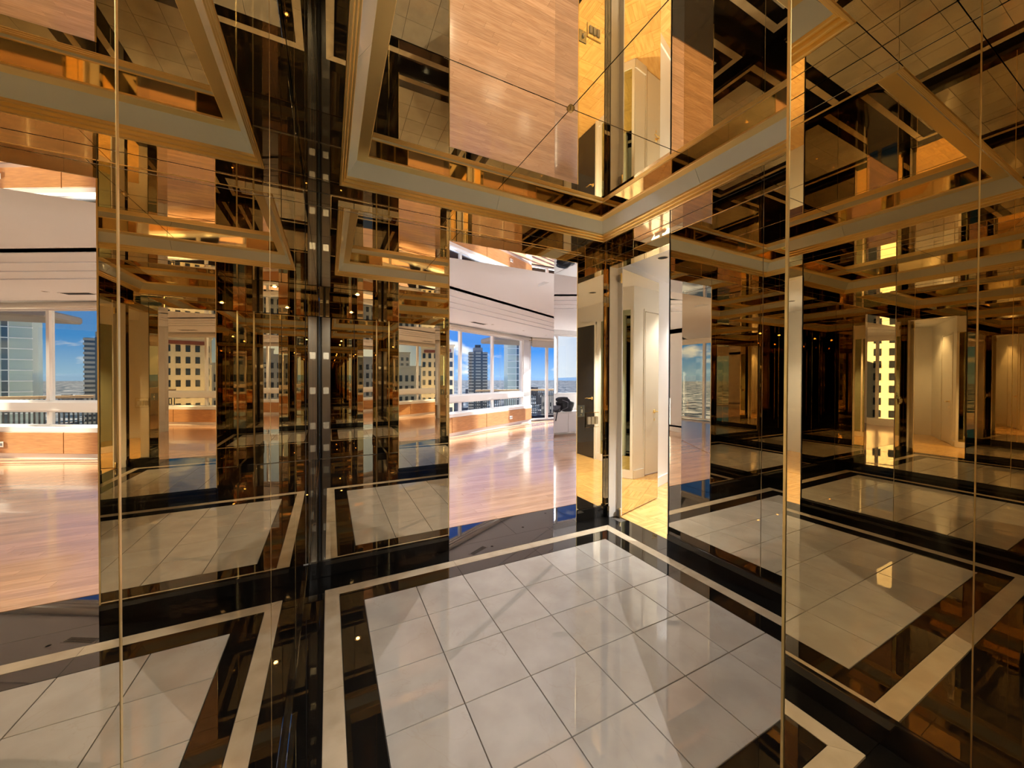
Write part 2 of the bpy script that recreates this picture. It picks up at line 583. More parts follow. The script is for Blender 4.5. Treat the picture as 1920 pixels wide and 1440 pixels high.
# wall behind the viewer and the lift alcove
wf = empty('wall_front')
struct(wf, 'bronze mirrored wall beside the lift alcove facing the living room opening', 'wall')
box('core', XR + T + 0.002, XB + 0.36, YD - 0.4, YD - T - 0.002, -0.3, 9.4, 'backing', wf)
for a, b_ in ((XR, 4.6), (4.6, XB)):
    wall_panel(wf, 'y', YD, -1, a, b_, ZB, ZJ)
    wall_panel(wf, 'y', YD, -1, a, b_, ZJ, ZS)
skirting(wf, 'y', YD, -1, XR, XB - 0.045)
box('edge_bead', XR - 0.008, XR + 0.008, YD - 0.008, YD + 0.008, ZB, ZS, 'brass', wf)
wa = empty('wall_alcove')
struct(wa, 'bronze mirrored side wall of the lift alcove', 'wall')
box('core', XR + T + 0.002, XR + 0.4, YE - 0.3, YD - 0.4, -0.3, 9.4, 'backing', wa)
for a, b_ in ((-8.84, YD), (YE, -8.84)):
    wall_panel(wa, 'x', XR, 1, a, b_, ZB, ZJ)
    wall_panel(wa, 'x', XR, 1, a, b_, ZJ, ZS)
skirting(wa, 'x', XR, 1, YE, YD)

# lift at the end of the alcove
wlift = empty('wall_lift')
struct(wlift, 'bronze end wall of the alcove round the lift entrance', 'wall')
wall_panel(wlift, 'y', YE, -1, XC, XR, 7.45, ZS)
box('core', XC, XR + 0.1, YE - 0.5, YE - 0.2, 0, 9.0, 'backing', wlift)
box('core', XC, XR + 0.1, YE - 0.2, YE - 0.03, 7.45, 9.0, 'backing', wlift)
wall_panel(wlift, 'y', YE, -1, 1.80, XR, ZB, 7.45)
LX, LY = 0.5, YE
lift = empty('lift', (LX, LY, 0))
tag(lift, 'closed lift with bronze mirrored doors and a brushed steel side panel', 'lift')
sill = box('sill', XC - LX, 1.80 - LX, -0.18, 0.05, -0.02, 0.012, 'steel', lift)
for k in range(3):
    box('groove', XC - LX, 1.80 - LX, -0.10 + k * 0.05, -0.08 + k * 0.05, 0.0, 0.014, 'steel_dark', sill)
dl = box('side_panel', XC + 0.11 - LX, -0.53 - LX, -0.10, 0.0, 0.02, 7.42, 'steel', lift, 0.01)
for z in (0.58, 1.75, 3.58, 5.40):
    box('pad', -0.86 - LX, -0.60 - LX, 0.0, 0.006, z - 0.17, z + 0.17, 'pad_white', dl)
box('shadow_gap', XC - LX, XC + 0.11 - LX, -0.12, -0.08, 0.02, 7.42, 'slot_black', lift)
for a, b_ in ((-0.52, 0.62), (0.64, 1.74)):
    box('door_panel', a - LX, b_ - LX, -0.05, -0.01, 0.02, 7.42, 'bronze_mirror', lift, 0.004)
box('jamb', 1.745 - LX, 1.80 - LX, -0.1, 0.01, 0, 7.45, 'brass', lift)

# ---------------------------------------------------------------- tray ceiling
ce = box('ceiling', XC - 0.3, XB + 0.36, YE - 0.3, YA + 0.02, 8.95, 9.3, 'backing')
struct(ce, 'mirrored tray ceiling with stepped brass moulding and a frosted glass cove', 'ceiling')


def slab(name, x0, x1, y0, y1, z, material='gold_mirror', g=0.005):
    return box(name, x0 + g, x1 - g, y0 + g, y1 - g, z, z + T, material, ce)


slab('soffit_mirror', XC, OX0, TY1, YA, ZS)
slab('soffit_mirror', OX0, OX1, TY1, YA, ZS)
slab('soffit_mirror', OX1, XB, TY1, YA, ZS)
for a, b_ in ((-3.885, -1.408), (-1.408, TY1), (TY0, -3.885)):
    slab('soffit_mirror', XC, TX0, a, b_, ZS)
for a, b_ in ((TY0, -3.3), (-3.3, -1.08), (-1.08, TY1)):
    slab('soffit_mirror', TX1, XB, a, b_, ZS)
for a, b_ in ((XC, XR), (XR, 4.6), (4.6, XB)):
    slab('soffit_mirror', a, b_, YD, TY0, ZS)
slab('soffit_mirror', XC, XR, -8.84, YD, ZS)
slab('soffit_mirror', XC, XR, YE, -8.84, ZS)


def side_pts(side, e, end, split):
    """point on a mitred side at the inward offset e; end 0/1, split = the middle seam or None"""
    x0, x1, y0, y1 = TX0 + e, TX1 - e, TY0 + e, TY1 - e
    if side in 'ns':
        y = y1 if side == 'n' else y0
        xs = [x0, x1]
        return (split if split is not None else xs[end], y)
    xx = x0 if side == 'w' else x1
    ysd = [y0, y1]
    return (xx, split if split is not None else ysd[end])


def ring(name, prof, material, halves=False, gap=0.006):
    for side in 'nswe':
        mid = CX if side in 'ns' else CY
        spans = [(None, None)] if not halves else [(None, mid - gap), (mid + gap, None)]
        for s0, s1 in spans:
            a = [(*side_pts(side, e, 0, s0), z) for e, z in prof]
            b_ = [(*side_pts(side, e, 1, s1), z) for e, z in prof]
            loft(name, a, b_, material, ce)


for k in range(3):
    e0, z0 = 0.045 * k, ZS + 0.057 * k - (0.004 if k == 0 else 0)
    ring('brass_moulding', [(e0, z0 + 0.012), (e0 + 0.012, z0), (e0 + 0.036, z0), (e0 + 0.045, z0 + 0.012),
                            (e0 + 0.045, 8.46), (e0, 8.46)], 'brass')
ring('cove_glass', [(0.137, 8.395), (0.312, 8.667), (0.300, 8.690), (0.125, 8.42)], 'frosted_glass', True, 0.004)
ring('brass_lip', [(0.306, 8.672), (0.312, 8.662), (0.50, 8.662), (0.51, 8.672), (0.51, 8.70), (0.306, 8.70)], 'brass')
ring('riser_mirror', [(0.50, 8.70), (0.52, 8.70), (0.52, 8.875), (0.50, 8.875)], 'brass_polished', True, 0.004)
cm = 0.006
for xa, xb in ((TX0 + 0.47, CX), (CX, TX1 - 0.47)):
    for ya, yb in ((TY0 + 0.47, CY), (CY, TY1 - 0.47)):
        box('ceiling_mirror', xa + cm, xb - cm, ya + cm, yb - cm, 8.86, 8.88, 'gold_mirror', ce, 0.003)
boss = lathe('boss', [(0.0, 8.80), (0.03, 8.802), (0.045, 8.82), (0.05, 8.845), (0.07, 8.85), (0.07, 8.862)], 'brass', ce)
boss.location = Vector((CX, CY, 0)) * S

# ---------------------------------------------------------------- hall beyond the right wall
hn = empty('wall_north_hall')
struct(hn, 'white wall of the hall behind the open mirrored door', 'wall')
K = 0.354
H0 = (XH, 1.46)


def hy(x):
    return H0[1] + K * (x - H0[0])


prism('panel', [(XH, hy(XH)), (17.5, hy(17.5)), (17.5, hy(17.5) + 0.5), (XH, hy(XH) + 0.5)], 0, 9.0, 'white_paint', hn)
prism('baseboard', [(XH, hy(XH) - 0.05), (17.5, hy(17.5) - 0.05), (17.5, hy(17.5)), (XH, hy(XH))], 0, 0.36, 'white_lacquer', hn)
he = empty('wall_east_hall')
struct(he, 'white hall wall with a green tinted mirror panel', 'wall')
box('panel', 12.0, 12.4, -9.5, 0.36, 0, 9.0, 'white_paint', he)
box('baseboard', 11.95, 12.0, -4.95, 0.36, 0, 0.36, 'white_lacquer', he)
box('closet_mirror', 11.97, 12.0, -2.3, 0.24, 0.36, 7.2, 'green_mirror', he)
box('closet_mirror', 11.97, 12.0, -4.7, -2.36, 0.36, 7.2, 'green_mirror', he)
for yv in (-4.75, -2.33, 0.29):
    box('closet_frame', 11.94, 12.0, yv - 0.05, yv + 0.05, 0.36, 7.25, 'white_lacquer', he)
box('closet_frame', 11.94, 12.0, -4.8, 0.34, 7.2, 7.35, 'white_lacquer', he)
hs = empty('wall_south_hall')
struct(hs, 'white wall on the far side of the hall corridor', 'wall')
AE = math.atan2(0.40, 0.90)
corr = empty('corridor', (12.0, 0.36, 0), AE)
corr.parent = hs
box('panel', 0.0, 0.80, -0.5, 0.0, 0, 9.0, 'white_paint', corr)
box('panel', 3.3, 6.0, -0.5, 0.0, 0, 9.0, 'white_paint', corr)
box('panel', 0.8, 3.3, -0.5, 0.0, 7.2, 9.0, 'white_paint', corr)
box('baseboard', 0.0, 0.70, 0.0, 0.05, 0, 0.36, 'white_lacquer', corr)
box('panel', XH, 12.4, -9.9, -9.5, 0, 9.0, 'white_paint', hs)
box('baseboard', XH, 12.0, -9.5, -9.45, 0, 0.36, 'white_lacquer', hs)
box('panel', XH - 0.36, XH, -9.9, YD - 0.4, 0, 9.0, 'white_paint', hs)
box('panel', 17.5, 18.0, 1.5, 6.0, 0, 9.0, 'white_paint', hs)

hf = box('floor', XH, 18.0, -9.9, 6.0, -0.4, -0.03, 'grout')
struct(hf, 'golden parquet floor of the hall beyond the doorway', 'floor')
PB = 0.72
blk = []
for r in (0, 1):
    me = box_me('parquet_block', -PB / 2 + 0.003, PB / 2 - 0.003, -PB / 2 + 0.003, PB / 2 - 0.003, -0.03, 0.0, 0.003)
    me.materials.append(MATS['parquet'])
    blk.append(me)
strip_me = box_me('parquet_strip', -PB / 2 + 0.002, PB / 2 - 0.002, -PB / 10 + 0.002, PB / 10 - 0.002, -0.03, 0.0, 0.002)
strip_me.materials.append(MATS['parquet'])
cnt = 0
for i in range(8):
    for j in range(11):
        bx, by = XH + PB * (i + 0.5), -4.6 + PB * (j + 0.5)
        if by > hy(bx) - 0.3 or bx > 12.0:
            continue
        near = bx < 10.6 and by > -1.6
        a = (i + j) % 2 * math.pi / 2
        if near:
            for k in range(5):
                off = (k - 2) * PB / 5
                link('parquet_strip', strip_me, None, hf, (bx - off * math.sin(a), by + off * math.cos(a), 0), a)
        else:
            link('parquet_block', blk[0], None, hf, (bx, by, 0), a)
box('parquet_field', 12.0, 18.0, -6.5, 6.0, -0.03, -0.002, 'parquet', hf)
box('parquet_field', XH, 12.0, -9.5, -4.6, -0.03, -0.002, 'parquet', hf)
prism('parquet_field', [(XH, 0.9), (12.0, 2.4), (12.0, 6.0), (XH, 6.0)], -0.032, -0.004, 'parquet', hf)
prism('parquet_field', [(XH, -4.6), (12.0, -4.6), (12.0, 2.4), (XH, 0.9)], -0.034, -0.012, 'parquet', hf)
hc = box('ceiling', XH, 18.0, -9.9, 6.0, 8.2, 8.6, 'ceiling_paint')
struct(hc, 'white ceiling of the hall beyond the doorway', 'ceiling')

# the mirrored door, swung open into the hall
LA = math.atan2(0.281, 0.960)
d1 = empty('door_1', (7.47, 0.985, 0), LA)
struct(d1, 'mirror faced door standing open into the hall', 'door')
leaf = box('leaf', 0.02, 2.50, 0.02, 0.16, 0.03, 7.68, 'white_lacquer', d1)
box('door_mirror', 0.045, 2.485, 0.0, 0.02, 0.05, 7.66, 'bronze_mirror', d1)
box('edge_trim', 0.0, 0.045, -0.005, 0.17, 0.03, 7.68, 'white_lacquer', d1)
for z in (0.12, 7.35):
    hg = box('pivot', -0.10, 0.02, 0.02, 0.10, z - 0.10, z + 0.12, 'steel', d1, 0.01)
    tube('pin', [(-0.05, 0.0, z - 0.14), (-0.05, 0.0, z + 0.16)], 0.03, 'brass', hg)


def lever(parent, x, y, z, sgn=-1, face=1):
    h = lathe('lever_handle', [(0.0, 0.03), (0.08, 0.03), (0.085, 0.0)], 'brass', parent)
    h.location = Vector((x, y, z)) * S
    h.rotation_euler = (-math.pi / 2 * face, 0, 0)
    g = tube('lever', [(0, 0, 0.0), (0, 0, 0.17), (0.03 * sgn, 0, 0.19), (0.20 * sgn, -0.01, 0.19), (0.36 * sgn, 0.02, 0.18)],
             [0.028, 0.028, 0.03, 0.026, 0.02], 'brass', h)
    return h


d2 = empty('door_2', (12.0 + 0.9138 * 0.82, 0.36 + 0.4061 * 0.82, 0), AE)
struct(d2, 'white hall door with a curved brass lever', 'door')
box('leaf', 0.0, 2.46, -0.14, -0.02, 0.03, 7.18, 'white_lacquer', d2)
box('frame', -0.12, -0.05, -0.1, 0.03, 0.0, 7.3, 'window_frame', d2)
box('shadow_strip', -0.05, 0.0, -0.1, 0.01, 0.0, 7.2, 'brass_dark', d2)  # dark strip standing in for the shade in the gap by the door
box('frame', 2.46, 2.58, -0.1, 0.03, 0.0, 7.3, 'window_frame', d2)
lever(d2, 0.72, -0.02, 2.80, -1, 1)
box('keyhole', 0.69, 0.75, -0.02, -0.01, 2.38, 2.48, 'brass', d2)
d3 = empty('door_3', (12.0, -7.65, 0), math.pi / 2)
struct(d3, 'dark glossy hall door in a cream frame', 'door')
box('leaf', 0.1, 2.5, 0.0, 0.05, 0.02, 7.1, 'cab_dark', d3)
box('frame', 0.0, 0.1, 0.0, 0.1, 0.0, 7.2, 'white_lacquer', d3)
box('frame', 2.5, 2.6, 0.0, 0.1, 0.0, 7.2, 'white_lacquer', d3)
box('frame', 0.0, 2.6, 0.0, 0.1, 7.1, 7.25, 'white_lacquer', d3)
lever(d3, 2.28, 0.05, 3.2, -1, 1)


# ---------------------------------------------------------------- recessed downlights
def downlight(loc, label, power=0.0, col=(1.0, 0.98, 0.95), glow=False, r=0.20, spot=2.2):
    t = empty('downlight', loc)
    tag(t, label, 'ceiling light', 'recessed ceiling downlights')
    lathe('trim_ring', [(r * 0.78, 0.0), (r * 0.80, -0.014), (r, -0.016), (r * 1.04, 0.0)], 'window_frame' if not glow else 'brass', t)
    lathe('reflector', [(r * 0.78, -0.002), (r * 0.70, -0.001), (0.0, 0.0)], 'slot_black', t)
    if glow:
        lathe('bulb', [(0.0, -0.05), (r * 0.35, -0.045), (r * 0.5, -0.02), (r * 0.5, -0.003)], 'lamp_glow', t)
    if power:
        ld = bpy.data.lights.new('lamp', 'SPOT')
        ld.energy = power
        ld.color = col
        ld.spot_size = spot
        ld.spot_blend = 0.6
        ld.shadow_soft_size = 0.0
        lo = bpy.data.objects.new('lamp', ld)
        C.objects.link(lo)
        lo.parent = t
        lo.location = (0, 0, -0.06 * S)
    return t


downlight((0.62, -8.72, ZS), 'lit golden downlight in the mirrored soffit of the lift alcove', 38, glow=True, r=0.16, spot=2.7)
downlight((9.07, 0.85, 8.2), 'downlight in the white hall ceiling just inside the doorway', 50, spot=1.25)  # real fitting that stands unlit; its lamp is added to brighten the hall
downlight((10.2, -3.2, 8.2), 'added fill downlight in the hall ceiling near the mirrored closet', 150, spot=1.6)  # unseen downlight, added to light the hall
downlight((14.0, 2.6, 8.2), 'added fill downlight at the far end of the hall corridor', 35, spot=2.0)  # unseen downlight, added to light the corridor

# ---------------------------------------------------------------- living room shell
WA = math.atan2(0.48167, 0.87635)        # direction of the angled window wall
W0 = Vector((7.229, 18.169, 0))


def ws(s, off=0.0):
    """plan point on the angled window wall, off = distance into the room"""
    return (W0.x + 0.87635 * s + 0.48167 * off, W0.y + 0.48167 * s - 0.87635 * off)


SL, SR = -6.0, 11.03
YW2 = 23.50
XE = 23.0
XW = -10.0
YN = 17.5
LF = empty('floor')
struct(LF, 'reddish wood strip floor of the living room', 'floor')
xl, yl = ws(SL)
xr_, yr_ = ws(SR)
foot = [(XW, YR), (6.9, YR), (7.4, YR), (XE, 7.9), (XE, YW2), (xr_, yr_), (xl, yl), (xl, YN), (XW, YN)]
base = prism('underfloor', foot, -0.4, -0.03, 'wood_floor_far', LF)
# strips in view through the opening, laid one by one
PW = 0.25
rows = []
y = YR + 0.01
npl = 0
far_lo = y
while npl < 290:
    k = len(rows)
    # wedge of the floor that the opening shows at this depth
    d = y + 7.54
    xa, xb = -0.6 + 0.302 * d - 1.0, -0.6 + 0.655 * d + 0.5
    xa, xb = max(xa, XW), min(xb, 7.0 + (y - YR) * 2.2)
    xx = xa - random.random() * 3.0
    first = True
    while xx < xb:
        ln = random.uniform(3.0, 6.5)
        x0, x1 = max(xx, xa), min(xx + ln, xb)
        if x1 - x0 > 0.05:
            box('floor_plank', x0 + 0.002, x1 - 0.002, y + 0.0012, y + PW - 0.0012, -0.03, 0.0, 'wood_plank', LF)
            npl += 1
        xx += ln
    rows.append((y, xa, xb))
    y += PW
y_far = y
prism('plank_field', [(XW, y_far), (min(XE, 7 + (y_far - YR) * 2.8), y_far), (XE, 7.9), (XE, YW2), (xr_, yr_), (xl, yl), (xl, YN), (XW, YN)],
      -0.03, 0.0, 'wood_floor_far', LF)
# field on both sides of the single strips
la = [(r[1], r[0]) for r in rows] + [(rows[-1][1], y_far)]
prism('plank_field', [(XW, YR)] + [(rows[0][1], YR)] + la[::6] + [(la[-1][0], y_far), (XW, y_far)], -0.03, -0.001, 'wood_floor_far', LF)
rb = [(r[2], r[0]) for r in rows] + [(rows[-1][2], y_far)]
prism('plank_field', [(rb[0][0], YR)] + rb[1::6] + [(rb[-1][0], y_far), (min(XE, 7 + (y_far - YR) * 2.8), y_far), (7.4, YR)], -0.03, -0.001, 'wood_floor_far', LF)

LC = empty('ceiling')
struct(LC, 'white stepped ceiling of the living room', 'ceiling')
# lower strip along the opening
prism('soffit', [(XW, YR), (7.5, YR), (12.0, 4.6), (XW, 4.1)], 8.0, 9.0, 'ceiling_paint', LC)
# slot coloured black for its shadow line, parallel with the windows
q = lambda s, off: ws(s, off)
SO = 7.4
prism('main_panel', [(XW, 4.12), (XE, 5.2), (XE, 18.5), q(14, SO), q(-16, SO), (XW, 6.2)], 8.32, 9.0, 'ceiling_paint', LC)
prism('shadow_slot', [q(14, SO), q(-17, SO), q(-17, SO - 0.35), q(14, SO - 0.35)], 8.36, 8.7, 'slot_black', LC)
for k in range(3):
    o0, o1 = SO - 0.35 - 0.9 * k, SO - 0.35 - 0.9 * (k + 1)
    prism('step_band', [q(14, o0), q(-17, o0), q(-17, o1), q(14, o1)], 8.30 - 0.035 * k, 8.8, 'ceiling_paint', LC)
o0 = SO - 0.35 - 2.7
prism('bulkhead', [q(16, o0), q(-20, o0), q(-20, -1.0), q(16, -1.0)], 8.18, 8.8, 'ceiling_paint', LC)
prism('outer_panel', [(XW, 5.0), (XW, YN + 0.4), (xl, YN + 0.4), (xl, 12.0), (-6.0, 5.2)], 8.21, 8.7, 'ceiling_paint', LC)

for p in (((3.42, 3.25, 8.0), 'left downlight in the soffit just past the opening'),
          ((5.52, 3.3, 8.0), 'right downlight in the soffit just past the opening')):
    downlight(*p, 24, r=0.16, spot=2.3)  # real fittings that stand unlit; their lamps are added for brightness
for p, lab in (((-2.5, 3.3, 8.0), 'added fill downlight in the soffit on the left of the living room'),
               ((-6.5, 3.3, 8.0), 'added fill downlight in the soffit at the far left of the living room'),
               ((9.0, 3.9, 8.0), 'added fill downlight in the soffit to the right of the opening')):
    downlight(p, lab, 75, r=0.16, spot=2.0)  # three downlights out of view, added to brighten the living room
for s, lab in ((-3.0, 'leftmost added downlight in the strip before the windows'), (2.0, 'second added downlight from the left before the windows'),
               (6.2, 'third added downlight from the left before the windows'), (10.0, 'rightmost added downlight before the windows')):
    xx, yv = ws(s, 2.4)
    downlight((xx, yv, 8.18), lab, 30, r=0.13, spot=2.0)  # row of downlights added as extra light before the windows
av = empty('air_vent', (*ws(0.9, 2.0), 8.18), WA)
tag(av, 'slotted air vent in the ceiling before the windows', 'vent')
box('vent_frame', -0.8, 0.8, -0.2, 0.2, -0.02, 0.0, 'window_frame', av)
for k in range(5):
    box('slat', -0.7, 0.7, -0.16 + 0.07 * k, -0.13 + 0.07 * k, -0.03, -0.018, 'slot_black', av)

ww = empty('wall_window')
struct(ww, 'wall above the angled window run of the living room', 'wall')
ww.location = W0 * S
ww.rotation_euler = (0, 0, WA)
box('header', SL, SR + 0.3, -0.05, 0.5, 7.86, 9.0, 'white_paint', ww)
box('base', SL, SR, 0.0, 0.5, -0.3, 1.6, 'white_paint', ww)
box('pier', SL - 0.6, SL, -0.2, 0.6, -0.3, 9.0, 'white_paint', ww)
wn = empty('wall_north')
struct(wn, 'white wall round the window behind the white cabinet', 'wall')
box('header', XW, xl, YN, YN + 0.5, 7.86, 9.0, 'white_paint', wn)
box('base', XW, xl, YN, YN + 0.5, -0.3, 2.9, 'white_paint', wn)
box('pier', xl - 0.1, xl + 0.4, yl - 0.2, YN + 0.5, -0.3, 9.0, 'white_paint', wn)
wwt = empty('wall_west')
struct(wwt, 'far left wall of the living room with wide windows', 'wall')
box('header', XW - 0.5, XW, YR, YN + 0.5, 7.86, 9.0, 'white_paint', wwt)
box('base', XW - 0.5, XW, YR, YN + 0.5, -0.3, 0.5, 'white_paint', wwt)
box('pier', XW - 0.5, XW, YR - 0.5, 4.0, -0.3, 9.0, 'white_paint', wwt)
box('pier', XW - 0.5, XW, 10.8, YN + 0.5, -0.3, 9.0, 'white_paint', wwt)
box('baseboard', XW, XW + 0.05, 10.8, YN, 0, 0.36, 'white_lacquer', wwt)
wso = empty('wall_south')
struct(wso, 'plain wall of the living room to the left of the opening', 'wall')
box('panel', XW - 0.5, XC - 0.31, YR - 0.5, YR - 0.001, -0.3, 9.0, 'white_paint', wso)
box('baseboard', XW, OX0 - 0.3, YR, YR + 0.05, 0, 0.36, 'white_lacquer', wso)
wse = empty('wall_southeast')
struct(wse, 'plain white wall on the right side of the living room', 'wall')
prism('panel', [(7.12, YR), (7.4, YR), (XE, 7.9), (XE, 7.4), (7.3, 2.05)], -0.3, 9.0, 'white_paint', wse)
wea = empty('wall_east')
struct(wea, 'far right wall of the living room', 'wall')
box('header', XE, XE + 0.4, 7.4, YW2, 7.95, 9.0, 'white_paint', wea)
box('pier', XE, XE + 0.4, 7.4, 9.4, -0.3, 8.0, 'white_paint', wea)
wno2 = empty('wall_balcony')
struct(wno2, 'wall above the glazed balcony door', 'wall')
box('header', xr_ - 0.2, XE, YW2, YW2 + 0.4, 8.05, 9.0, 'white_paint', wno2)


# ---------------------------------------------------------------- windows
def window(name, label, loc, rz, panes, z0, z1, jw=0.12, depth=0.22, frame='window_frame'):
    """panes = list of (a0, a1) openings along local x"""
    w = empty(name, loc, rz)
    struct(w, label, 'window')
    a0, a1 = panes[0][0], panes[-1][1]
    box('frame_rail', a0, a1, 0.1, 0.1 + depth, z0, z0 + jw, frame, w)
    box('frame_rail', a0, a1, 0.1, 0.1 + depth, z1 - jw, z1, frame, w)
    edges = sorted({p for q_ in panes for p in q_})
    for e in edges:
        wd = jw * 0.75
        lo = max(a0, e - wd)
        hi = min(a1, e + wd)
        box('mullion', lo, hi, 0.08, 0.1 + depth, z0 + jw, z1 - jw, frame, w)
    for (p0, p1) in panes:
        box('pane', p0 + jw * 0.7, p1 - jw * 0.7, 0.19, 0.21, z0 + jw * 0.9, z1 - jw * 0.9, 'pane_glass', w)
    return w


cuts = [SL, -2.67, 1.33, 5.32, 9.95]
window('window_1', 'upper row of the angled window run with tall panes', W0, WA, list(zip(cuts[:-1], cuts[1:])), 2.90, 7.90)
window('window_2', 'row of low panes under the tall windows', W0, WA, list(zip(cuts[:-1], cuts[1:])), 1.62, 2.48, 0.10)
rail = box('trim_1', SL, SR, -0.02, 0.45, 2.48, 2.90, 'window_frame')
rail.location = W0 * S
rail.rotation_euler = (0, 0, WA)
struct(rail, 'wide white rail between the tall and the low window panes', 'trim')
post = box('trim_2', 9.95, SR, -0.02, 0.45, 0.0, 7.9, 'window_frame')
post.location = W0 * S
post.rotation_euler = (0, 0, WA)
struct(post, 'white corner post between the windows and the balcony door', 'trim')
window('window_3', 'floor to ceiling balcony door beside the corner post', (0, YW2, 0), 0.0,
       [(17.0, 19.0), (19.0, 21.2), (21.2, XE)], 0.05, 8.05, 0.16)
window('window_4', 'window above the white cabinet', (0, YN, 0), 0.0, [(-9.8, -6.6), (-6.6, -4.2), (-4.2, -1.2), (-1.2, 1.9)], 2.9, 7.86)
window('window_6', 'wide floor length window in the far right wall', (XE, 0, 0), -math.pi / 2,
       [(-YW2, -20.1), (-20.1, -16.6), (-16.6, -13.0), (-13.0, -9.4)], 0.05, 7.95, 0.16)
window('window_5', 'wide window in the far left wall', (XW, 0, 0), math.pi / 2, [(4.0, 7.4), (7.4, 10.8)], 0.5, 7.86)
ledge = box('window_ledge', SL, SR, -0.28, 0.1, 1.38, 1.62, 'window_frame')
ledge.location = W0 * S
ledge.rotation_euler = (0, 0, WA)
tag(ledge, 'white ledge running along above the wooden cabinets', 'ledge')

# low wooden cabinets below the windows
for k, (a, b_, lab) in enumerate(((SL + 0.5, -0.03, 'low wooden cabinet at the left end under the windows'),
                                  (-0.03, 3.97, 'low wooden cabinet in the middle under the windows'),
                                  (3.97, SR - 0.05, 'long low wooden cabinet next to the balcony door'))):
    cb = empty('low_cabinet', (*ws((a + b_) / 2, 0.15), 0), WA)
    tag(cb, lab, 'cabinet', 'low wooden cabinets under the windows')
    h_ = (b_ - a) / 2
    box('body', -h_ + 0.01, h_ - 0.01, -0.10, 0.14, 0.26, 1.37, 'cabinet_wood', cb)
    box('door', -h_ + 0.02, h_ - 0.02, -0.15, -0.10, 0.27, 1.36, 'cabinet_wood', cb, 0.006)
    box('plinth', -h_, h_, -0.08, 0.14, 0.0, 0.25, 'white_lacquer', cb)
ol = empty('outlet', (*ws(7.46, 0.305), 0.72), WA)
tag(ol, 'small white socket plate on the long wooden cabinet', 'outlet')
box('plate', -0.22, 0.22, -0.02, 0.0, -0.14, 0.14, 'white_lacquer', ol, 0.006)
for xx in (-0.1, 0.1):
    box('socket', xx - 0.05, xx + 0.05, -0.026, -0.02, -0.07, 0.07, 'nylon_grey', ol)

# roller shades
sh = empty('roller_shade', (*ws(9.0, 0.26), 7.95), WA)
tag(sh, 'rolled up fabric shade above the angled windows', 'shade')
o_ = tube('roll', [(-14.9, 0.0, 0.05), (1.75, 0, 0.05)], 0.14, 'shade_cloth', sh, 14)
box('bracket', 1.76, 1.84, -0.16, 0.16, -0.12, 0.22, 'brass_dark', sh)
sh2 = empty('roller_shade', (20.0, YW2 - 0.2, 7.95), 0)
tag(sh2, 'fabric shade pulled a little way down over the balcony door', 'shade')
tube('roll', [(-2.9, 0, 0.12), (2.9, 0, 0.12)], 0.14, 'shade_cloth', sh2, 14)
box('cloth', -2.85, 2.85, 0.08, 0.10, -0.62, 0.12, 'shade_cloth', sh2)
box('hem_bar', -2.85, 2.85, 0.06, 0.12, -0.68, -0.60, 'shade_cloth', sh2)

# ---------------------------------------------------------------- white cabinet and bag
wc = empty('white_cabinet', (-4.3, 15.6, 0))
tag(wc, 'low white cabinet carrying a black camera bag', 'cabinet')
box('body', -2.2, 2.2, -0.45, 0.6, 0.16, 1.62, 'white_lacquer', wc, 0.01)
box('top', -2.25, 2.25, -0.52, 0.62, 1.62, 1.70, 'white_lacquer', wc, 0.01)
for k in range(3):
    box('door', -2.18 + 1.46 * k, -0.75 + 1.46 * k, -0.49, -0.45, 0.18, 1.60, 'white_lacquer', wc, 0.01)
for xx in (-2.0, 2.0):
    for yv in (-0.35, 0.5):
        box('foot', xx - 0.06, xx + 0.06, yv - 0.06, yv + 0.06, 0, 0.16, 'window_frame', wc)


def blob(name, loc, sz, material, parent, seed, rough=0.16):
    bm = bmesh.new()
    bmesh.ops.create_icosphere(bm, subdivisions=3, radius=1.0)
    rnd = random.Random(seed)
    ph = [rnd.uniform(0, 6) for _ in range(6)]
    for v in bm.verts:
        c = v.co
        p = [math.copysign(abs(t) ** 0.55, t) for t in c]
        w = 1 + rough * (math.sin(3.1 * c.x + ph[0]) * math.sin(2.7 * c.y + ph[1]) + 0.7 * math.sin(5 * c.z + ph[2] + 3 * c.x))
        v.co = Vector((p[0] * sz[0] * w, p[1] * sz[1] * w, p[2] * sz[2] * (1 + 0.6 * (w - 1)))) * S
    for f in bm.faces:
        f.smooth = True
    me = bpy.data.meshes.new(name)
    bm.to_mesh(me)
    bm.free()
    return link(name, me, material, parent, loc)


bag = empty('camera_bag', (-3.6, 15.5, 1.70))
tag(bag, 'black padded camera bag lying open on the white cabinet', 'bag')
blob('body', (0, 0, 0.42), (0.72, 0.35, 0.40), 'nylon_black', bag, 3)
blob('flap', (0.35, -0.1, 0.90), (0.52, 0.20, 0.22), 'nylon_black', bag, 5, 0.25)
blob('side_pocket', (0.95, -0.15, 0.26), (0.28, 0.24, 0.25), 'nylon_grey', bag, 9)
tube('strap', [(0.5, -0.3, 0.9), (0.1, -0.45, 0.75), (0.15, -0.48, 0.35), (0.6, -0.5, 0.2), (0.95, -0.5, 0.05)], 0.035, 'nylon_grey', bag)
tube('hanging_strap', [(0.9, -0.45, 0.25), (1.1, -0.52, 0.05), (1.2, -0.56, -0.25), (1.28, -0.57, -0.6)], 0.04, 'nylon_black', bag)

